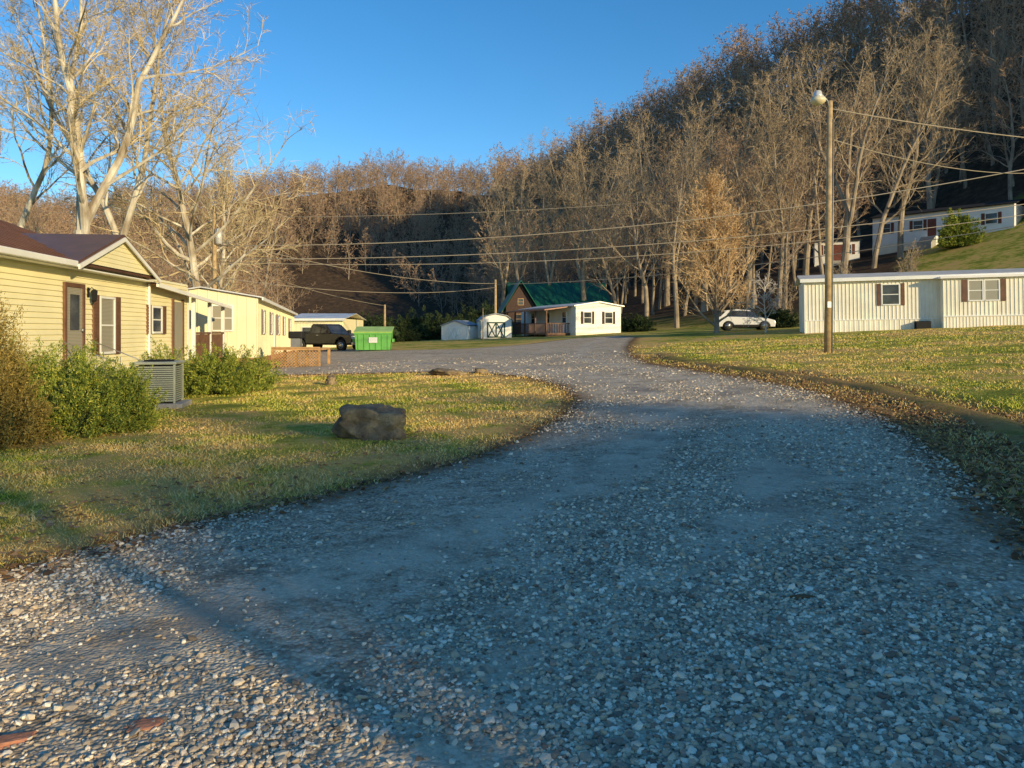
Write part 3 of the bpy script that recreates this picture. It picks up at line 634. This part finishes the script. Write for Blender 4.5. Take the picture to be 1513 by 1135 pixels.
# ------------------------------------------------------------------ rocks
def boulder(name,x,y,sx,sy,sz,seed,mat,planes=9,rz=0):
    rd=random.Random(seed); bm=bmesh.new(); bmesh.ops.create_icosphere(bm,subdivisions=5,radius=1)
    pl=[]
    for i in range(planes):
        n_=Vector((rd.gauss(0,1),rd.gauss(0,1),rd.gauss(0,.6))).normalized(); pl.append((n_,rd.uniform(.6,.88)))
    pl.append((Vector((.12,-.1,1)).normalized(),.66))
    for v_ in bm.verts:
        p=v_.co.copy()
        for n_,c_ in pl:
            q=p.dot(n_)-c_
            if q>0: p-=n_*q
        p+=p.normalized()*(noise.fractal(p*2.2+Vector((seed,0,0)),1,2,6)*.15)
        p+=p.normalized()*(-.09*max(0,math.sin(p.z*9+p.x*2+noise.noise(p*2)*2))**4)
        v_.co=Vector((p.x*sx,p.y*sy,p.z*sz))
    me=bpy.data.meshes.new(name); bm.to_mesh(me); bm.free(); me.materials.append(mat)
    for q_ in me.polygons: q_.use_smooth=True
    o=bpy.data.objects.new(name,me); COL.objects.link(o); o.location=(x,y,gz(x,y)+sz*.35); o.rotation_euler=(0,.05,rz); return o
boulder('boulder',-1.98,10.75,.54,.48,.42,3,M['rock'])
boulder('flat_rock',-1.95,23.3,.58,.4,.17,8,M['rock'])
boulder('small_rock',-.95,23.6,.3,.25,.14,12,M['rock'])
boulder('tree_stump_rock',-4.95,20.8,.19,.19,.24,5,M['rock'])
boulder('red_stone',-1.48,3.05,.075,.055,.02,21,M['redrock'],rz=.4)
boulder('red_stone',-1.95,2.95,.11,.06,.02,23,M['redrock'],rz=.8)
boulder('dark_stone',1.58,4.15,.09,.035,.02,25,M['clod'],rz=.1)
# ------------------------------------------------------------------ shrubs
def shrub(name,x,y,rx,ry,h,nsh,nleaf,mat,ls=.035,up=.5,seed=1,core=True,z=None,spike=.35):
    r=np.random.default_rng(seed)
    th=r.uniform(0,2*math.pi,nsh); ph_=np.arccos(r.uniform(-.1,1,nsh))
    D=np.stack([np.sin(ph_)*np.cos(th),np.sin(ph_)*np.sin(th),np.cos(ph_)],-1)
    lump=1+.26*np.sin(th*3+seed)+.18*np.sin(th*7+ph_*5+seed*2)
    tip=D*np.array([rx,ry,h*.85])*(lump*r.uniform(.68,1.1,nsh))[:,None]+np.array([0,0,h*.12])
    dr=D*np.array([1,1,.6])+np.array([0,0,up])+r.normal(0,.25,(nsh,3)); dr/=np.linalg.norm(dr,axis=1)[:,None]
    L=spike*r.uniform(.5,1.4,nsh)*h
    t=r.uniform(0,1,(nsh,nleaf)); P=tip[:,None]+dr[:,None]*((t-.65)*L[:,None])[...,None]+r.normal(0,1,(nsh,nleaf,3))*(.05*(1.2-t))[...,None]*max(h,.5)
    P=P.reshape(-1,3); N=len(P); dd=np.repeat(dr,nleaf,0)+r.normal(0,.6,(N,3)); dd/=np.linalg.norm(dd,axis=1)[:,None]
    sd_=np.cross(dd,r.normal(0,1,(N,3))); sd_/=np.linalg.norm(sd_,axis=1)[:,None]; l=ls*r.uniform(.6,1.4,(N,1))
    V=np.stack([P-sd_*l*.28,P+sd_*l*.28,P+dd*l*1.6],1).reshape(-1,3); V[:,2]=np.maximum(V[:,2],0)
    F=np.arange(3*N).reshape(-1,3)
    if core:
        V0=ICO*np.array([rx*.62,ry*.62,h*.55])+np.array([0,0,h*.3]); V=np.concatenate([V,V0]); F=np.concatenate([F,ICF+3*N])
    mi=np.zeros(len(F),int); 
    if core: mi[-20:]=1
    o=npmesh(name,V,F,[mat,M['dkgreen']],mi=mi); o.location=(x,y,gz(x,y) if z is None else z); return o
shrub('juniper_bush',-6.95,12.0,.95,.9,1.08,850,75,M['jun'],.026,.45,3)
shrub('juniper_bush',-6.4,12.3,.65,.65,.85,560,70,M['jun'],.026,.45,4)
shrub('juniper_bush',-8.0,12.8,.9,.8,1.2,600,70,M['jun'],.026,.5,5)
shrub('juniper_bush',-7.15,19.0,1.0,.95,.98,600,65,M['jun'],.032,.5,6)
shrub('juniper_bush',-8.3,18.4,.75,.8,1.05,400,60,M['jun'],.032,.6,7)
shrub('golden_shrub',-7.35,10.7,.62,.6,1.1,750,70,M['jun2'],.026,.3,8)
shrub('golden_shrub',-8.0,11.5,.58,.6,1.8,750,70,M['jun2'],.026,.5,9)
shrub('round_evergreen_shrub',47.0,80,1.6,1.6,3.0,500,60,M['jun'],.12,.3,10,spike=.15)
for i,(xx,yy,w_,hh) in enumerate([(-12.5,78,2.6,2.2),(-9.6,80,3,2.4),(-6.6,82,3.2,2.2),(-3.4,84,2.6,3.0),(-16,80,3,2.4),(11.8,72,1.6,1.2),(21,60,1.2,1.2)]):
    shrub('evergreen_hedge_shrub' if i<5 else 'dark_shrub',xx,yy,w_,1.8,hh,400,50,M['dkgreen'],.12,.3,20+i,spike=.2)
# ------------------------------------------------------------------ trees
class TB:
    def __init__(s,seed): s.V=[];s.F=[];s.M=[];s.r=random.Random(seed)
    def tube(s,pts,rads,sides,mi):
        d0=(pts[-1]-pts[0]).normalized(); ref=Vector((1,0,0)) if abs(d0.x)<.7 else Vector((0,0,1)); b0=len(s.V)
        for i,p in enumerate(pts):
            dr=(pts[min(i+1,len(pts)-1)]-pts[max(i-1,0)])
            a=dr.cross(ref).normalized(); b=dr.cross(a).normalized()
            for k in range(sides):
                t=6.2832*k/sides; q=p+(a*math.cos(t)+b*math.sin(t))*rads[i]; s.V.append((q.x,q.y,q.z))
        for i in range(len(pts)-1):
            for k in range(sides):
                A=b0+i*sides+k;B=b0+i*sides+(k+1)%sides;C=B+sides;D=A+sides
                s.F+=[(A,B,C),(A,C,D)]; s.M+=[mi,mi]
    def spike(s,a,b,w):
        sd_=(b-a).cross(Vector((s.r.gauss(0,1),s.r.gauss(0,1),s.r.gauss(0,1))))
        if sd_.length<1e-6: return
        sd_=sd_.normalized()*w; i=len(s.V)
        for q in(a-sd_,a+sd_,b): s.V.append((q.x,q.y,q.z))
        s.F.append((i,i+1,i+2)); s.M.append(1)
    def rv(s): return Vector((s.r.gauss(0,1),s.r.gauss(0,1),s.r.gauss(0,1)))
def tree_mesh(name,seed,H,r0,mats,crown=.35,nl=14,limb=.38,ang=50,nb=9,nt=9,ns=3,leaders=1,trop=.12,lean=(0,0),wand=.07,tw=.012,forkh=.3,shape=.55):
    T=TB(seed); R=T.r
    def path(p,d,L,n,w,tr):
        pts=[p.copy()]; d=d.normalized()
        for i in range(n):
            d=(d+T.rv()*w+Vector((0,0,tr))).normalized(); p=p+d*(L/n); pts.append(p.copy())
        return pts
    def at(pts,t):
        f=t*(len(pts)-1); i=min(int(f),len(pts)-2); return pts[i].lerp(pts[i+1],f-i),(pts[i+1]-pts[i]).normalized()
    def side(d,ang_,az):
        a=d.orthogonal().normalized(); b=d.cross(a); c=math.radians(ang_)
        return d*math.cos(c)+(a*math.cos(az)+b*math.sin(az))*math.sin(c)
    def twig(p,d,L):
        e=p+d*L; w=tw; T.spike(p,e,w)
        for k in range(ns):
            t=R.uniform(.15,.85); q=p.lerp(e,t); T.spike(q,q+side(d,R.uniform(25,60),R.uniform(0,6.28))*L*R.uniform(.35,.7),w*.75)
    def branch(p,d,L,r,nt_):
        pts=path(p,d,L,4,.16,trop*.8); T.tube(pts,[r*(1-.75*i/4) for i in range(5)],3,1)
        for k in range(nt_):
            t=R.uniform(.15,1); q,dq=at(pts,t); twig(q,side(dq,R.uniform(20,60),R.uniform(0,6.28)),L*R.uniform(.22,.5))
    def limbf(p,d,L,r):
        pts=path(p,d,L,7,.13,trop); T.tube(pts,[r*(1-.8*i/7) for i in range(8)],5,0)
        for k in range(nb):
            t=.2+.8*(k+R.random())/nb; q,dq=at(pts,min(t,1)); 
            branch(q,side(dq,R.uniform(25,55),R.uniform(0,6.28)),L*(.55-.28*t)*R.uniform(.7,1.25),r*.42*(1-.5*t),nt)
    def leader(p,d,L,r,c0,nl_):
        pts=path(p,d,L,12,wand,.05); T.tube(pts,[r*(1-.85*(i/12)**1.1) for i in range(13)],8,0); az=R.uniform(0,6)
        for k in range(nl_):
            t=c0+(1-c0)*(k+R.random()*.8)/nl_; q,dq=at(pts,min(t,.99)); az+=2.4+R.uniform(-.4,.4)
            tt=(t-c0)/(1-c0); L2=limb*H*(1-shape*tt)*R.uniform(.65,1.2)*(1 if tt>.12 else .8)
            limbf(q,side(dq,ang*(1-.35*tt)+R.uniform(-10,10),az),L2,max(r*(1-.8*t)*.5,.03))
    d0=Vector((lean[0],lean[1],1)).normalized()
    if leaders==1: leader(Vector((0,0,-.5)),d0,H,r0,crown,nl)
    else:
        base_=path(Vector((0,0,-.5)),d0,H*forkh,5,.03,.0); T.tube(base_,[r0*1.25,r0*1.05,r0,r0*.97,r0*.95,r0*.9],10,0); az=R.uniform(0,6)
        for k in range(leaders):
            leader(base_[-1] if k<2 else base_[-2],side(d0,R.uniform(9,22),az+k*6.28/leaders),H*(1-forkh)*R.uniform(.85,1),r0*.66,.15,nl)
    return npmesh(name,np.array(T.V),np.array(T.F),mats,mi=T.M)
def place(o,x,y,rz=0,s=1,z=None): o.location=(x,y,gz(x,y)-.1 if z is None else z); o.rotation_euler=(0,0,rz); o.scale=(s,s,s); return o
SY=[M['syc'],M['syctwig']]; BK=[M['bark'],M['twig']]
place(tree_mesh('sycamore_tree',11,25,.36,SY,nl=13,limb=.30,ang=50,nb=9,nt=11,leaders=3,lean=(.05,0),wand=.10,tw=.016,trop=.07),-21.6,38,.3)
place(tree_mesh('sycamore_tree',12,24,.29,SY,nl=13,limb=.28,ang=44,nb=9,nt=10,leaders=2,lean=(.05,0),wand=.08,tw=.016),-21.8,43,2)
place(tree_mesh('sycamore_tree',13,21.5,.30,SY,crown=.2,nl=36,limb=.50,ang=62,nb=9,nt=10,lean=(-.02,0),wand=.05,tw=.018,trop=.04),-20.2,50,1)
place(tree_mesh('sycamore_tree',14,24,.30,SY,nl=13,limb=.30,ang=48,nb=8,nt=9,leaders=2,wand=.08,tw=.016),-29,44,4)
place(tree_mesh('sycamore_tree',19,17,.24,SY,crown=.2,nl=26,limb=.40,ang=55,nb=8,nt=9,wand=.06,tw=.02),-25,62,2)
place(tree_mesh('pear_tree',15,10.6,.2,[M['bark'],M['peart']],crown=.10,nl=66,limb=.52,ang=42,nb=9,nt=9,trop=.12,wand=.02,tw=.020,shape=.72),14.3,53,0)
place(tree_mesh('ornamental_tree',16,3.9,.07,[M['whitet'],M['whitet']],crown=.25,nl=18,limb=.48,ang=58,nb=6,nt=6,trop=-.03,tw=.014),16.6,49.5,0)
place(tree_mesh('bare_tree',17,10,.16,BK,nl=16,tw=.014),15.2,-13.1,0)  # out-of-view tree behind the camera, added to dapple the lawn
bs=[tree_mesh('variant',90+i,4.6,.08,BK,crown=.05,nl=20,limb=.5,ang=45,nb=6,nt=6,tw=.03) for i in range(2)]
E=empty('crest_shade_brush',(0,0,0))  # unseen bushes along the added ridge, put there to break up its shadow edge
for i in range(26):
    s_=random.uniform(1.5,17); t_=random.uniform(-112,-99); o=bpy.data.objects.new('shade_brush_%03d'%i,bs[i%2].data); COL.objects.link(o); o.parent=E
    place(o,.74*s_-.67*t_,.67*s_+.74*t_,i,random.uniform(.4,1.0))
for o in bs: bpy.data.objects.remove(o)
hero=[tree_mesh('bare_tree',30,25,.34,BK,crown=.25,nl=20,limb=.36,ang=50,nb=9,nt=9,tw=.018),
      tree_mesh('bare_tree',31,24,.32,BK,crown=.3,nl=10,limb=.32,ang=48,nb=9,nt=9,leaders=2,tw=.018,wand=.06),
      tree_mesh('bare_tree',32,26,.36,BK,crown=.3,nl=10,limb=.32,ang=46,nb=8,nt=9,leaders=3,tw=.018,wand=.07),
      tree_mesh('bare_tree',33,23,.28,BK,crown=.22,nl=22,limb=.36,ang=54,nb=8,nt=9,tw=.018)]
hp=[(770,97,1.0),(815,95,.95),(865,93,1.02),(915,88,.9),(955,82,.85),(1000,78,.8),(1040,84,1.05),(1105,78,1.05),(1150,74,.8),(1190,80,1.1),(1245,75,1.08),(1290,82,1.1),(1330,84,1.1),(740,108,1.0),(985,96,1.05),(890,104,1.05),(1375,96,1.15)]
for i,(px,Y,s) in enumerate(hp):
    o=hero[i%4]
    if i>=4:
        o=bpy.data.objects.new('bare_tree',hero[i%4].data); COL.objects.link(o)
    place(o,(px-756)/1121*Y,Y,i*1.9,s*.92)
FB=[M['bark'],M['twig2']]
fv=[tree_mesh('variant',50+i,18,.20,FB,crown=.25,nl=15,limb=[.34,.40,.30,.37][i],ang=50,nb=6,nt=7,ns=3,tw=.028,wand=.06,shape=.6) for i in range(4)]
fd=[tree_mesh('variant_far',60+i,16,.17,FB,crown=.10,nl=16,limb=[.46,.40,.50][i],ang=58,nb=5,nt=5,ns=2,tw=.085,wand=.06,shape=.6) for i in range(3)]
def forest(name,pts,src,smin,smax):
    E=empty(name,(0,0,0))
    for i,(x,y) in enumerate(pts):
        o=bpy.data.objects.new('tree_%04d'%i,random.choice(src).data); COL.objects.link(o); o.parent=E
        s=random.uniform(smin,smax)*(.75 if random.random()<.3 else 1); o.location=(x,y,gz(x,y)-.3); o.rotation_euler=(random.gauss(0,.06),random.gauss(0,.06),random.uniform(0,6.28)); o.scale=(s*random.uniform(1,1.35),s*random.uniform(1,1.35),s*random.uniform(.85,1.12))
    return E
A=[];A2=[];B=[];Cc=[]
def grid(y0,y1,sp):
    y=y0
    while y<y1:
        x=-.8*y
        while x<.85*y:
            yield x+random.uniform(-.5,.5)*sp,y+random.uniform(-.5,.5)*sp
            x+=sp
        y+=sp
for x,y in grid(60,320,5.1):
    d=.904*(x-32)+.427*(y-48); u=x/y
    if d<4 or d>(112 if u<.5 else 140) or x<-6 or u>.83: continue
    if d<42 and u>.46 : continue
    (A if y<135 else A2).append((x,y))
for x,y in grid(112,306,4.9):
    d=.904*(x-32)+.427*(y-48); u=x/y
    if d>2 and x>-6: continue
    if u<-.7: continue
    if u>-.33 and y<min(104/(.67+.74*u),205)+random.gauss(0,3): continue
    B.append((x,y))
for x,y in grid(68,112,6.0):
    if x>-24-(y-68)*.16 or x<-.75*y: continue
    Cc.append((x,y))
forest('hillside_forest',A,fv,.72,1.15); forest('ridge_forest',A2,fd,.8,1.2); forest('distant_forest',B,fd,.5,.8); forest('valley_side_woods',Cc,fv,.55,.85)
for o in fv+fd: bpy.data.objects.remove(o)
print('trees',len(A),len(A2),len(B),len(Cc))
for i,(x,y) in enumerate([(24,56),(27,60),(30,58),(22,62),(33,63),(20,66)]):
    o=tree_mesh('bare_shrub',70+i,4.5,.06,[M['bark'],M['twig']],crown=.1,nl=20,limb=.5,ang=40,nb=5,nt=6,tw=.014); place(o,x,y,i)
# ------------------------------------------------------------------ light
ts=Vector((.67,-.74,0)).normalized(); el=math.radians(14)
tosun=Vector((ts.x*math.cos(el),ts.y*math.cos(el),math.sin(el)))
L=bpy.data.lights.new('sun','SUN'); L.energy=5.0; L.angle=math.radians(.5); L.color=(1,.79,.44)
lo=bpy.data.objects.new('sun',L); COL.objects.link(lo); lo.rotation_euler=tosun.to_track_quat('Z','Y').to_euler()
w=bpy.data.worlds.new('World'); sc.world=w; w.use_nodes=True; nt=w.node_tree
sky=nt.nodes.new('ShaderNodeTexSky'); sky.sky_type='NISHITA'; sky.sun_disc=False; sky.sun_elevation=el; sky.sun_rotation=math.atan2(ts.x,ts.y)
sky.air_density=1.0; sky.dust_density=.05; sky.ozone_density=3.0; sky.altitude=300
hs=nt.nodes.new('ShaderNodeHueSaturation'); hs.inputs['Saturation'].default_value=1.26; nt.links.new(sky.outputs[0],hs.inputs['Color'])
bg=nt.nodes['Background']; bg.inputs[1].default_value=.19; nt.links.new(hs.outputs[0],bg.inputs[0])
cam=bpy.data.cameras.new('camera'); co=bpy.data.objects.new('camera',cam); COL.objects.link(co); co.location=(0,0,1.6); co.rotation_euler=(math.radians(90),0,0)
cam.sensor_width=36; cam.lens=26.67; cam.shift_y=-.0525; cam.clip_end=3000; cam.clip_start=.05; sc.camera=co
sc.view_settings.view_transform='Standard'; sc.view_settings.look='None'; sc.view_settings.exposure=0
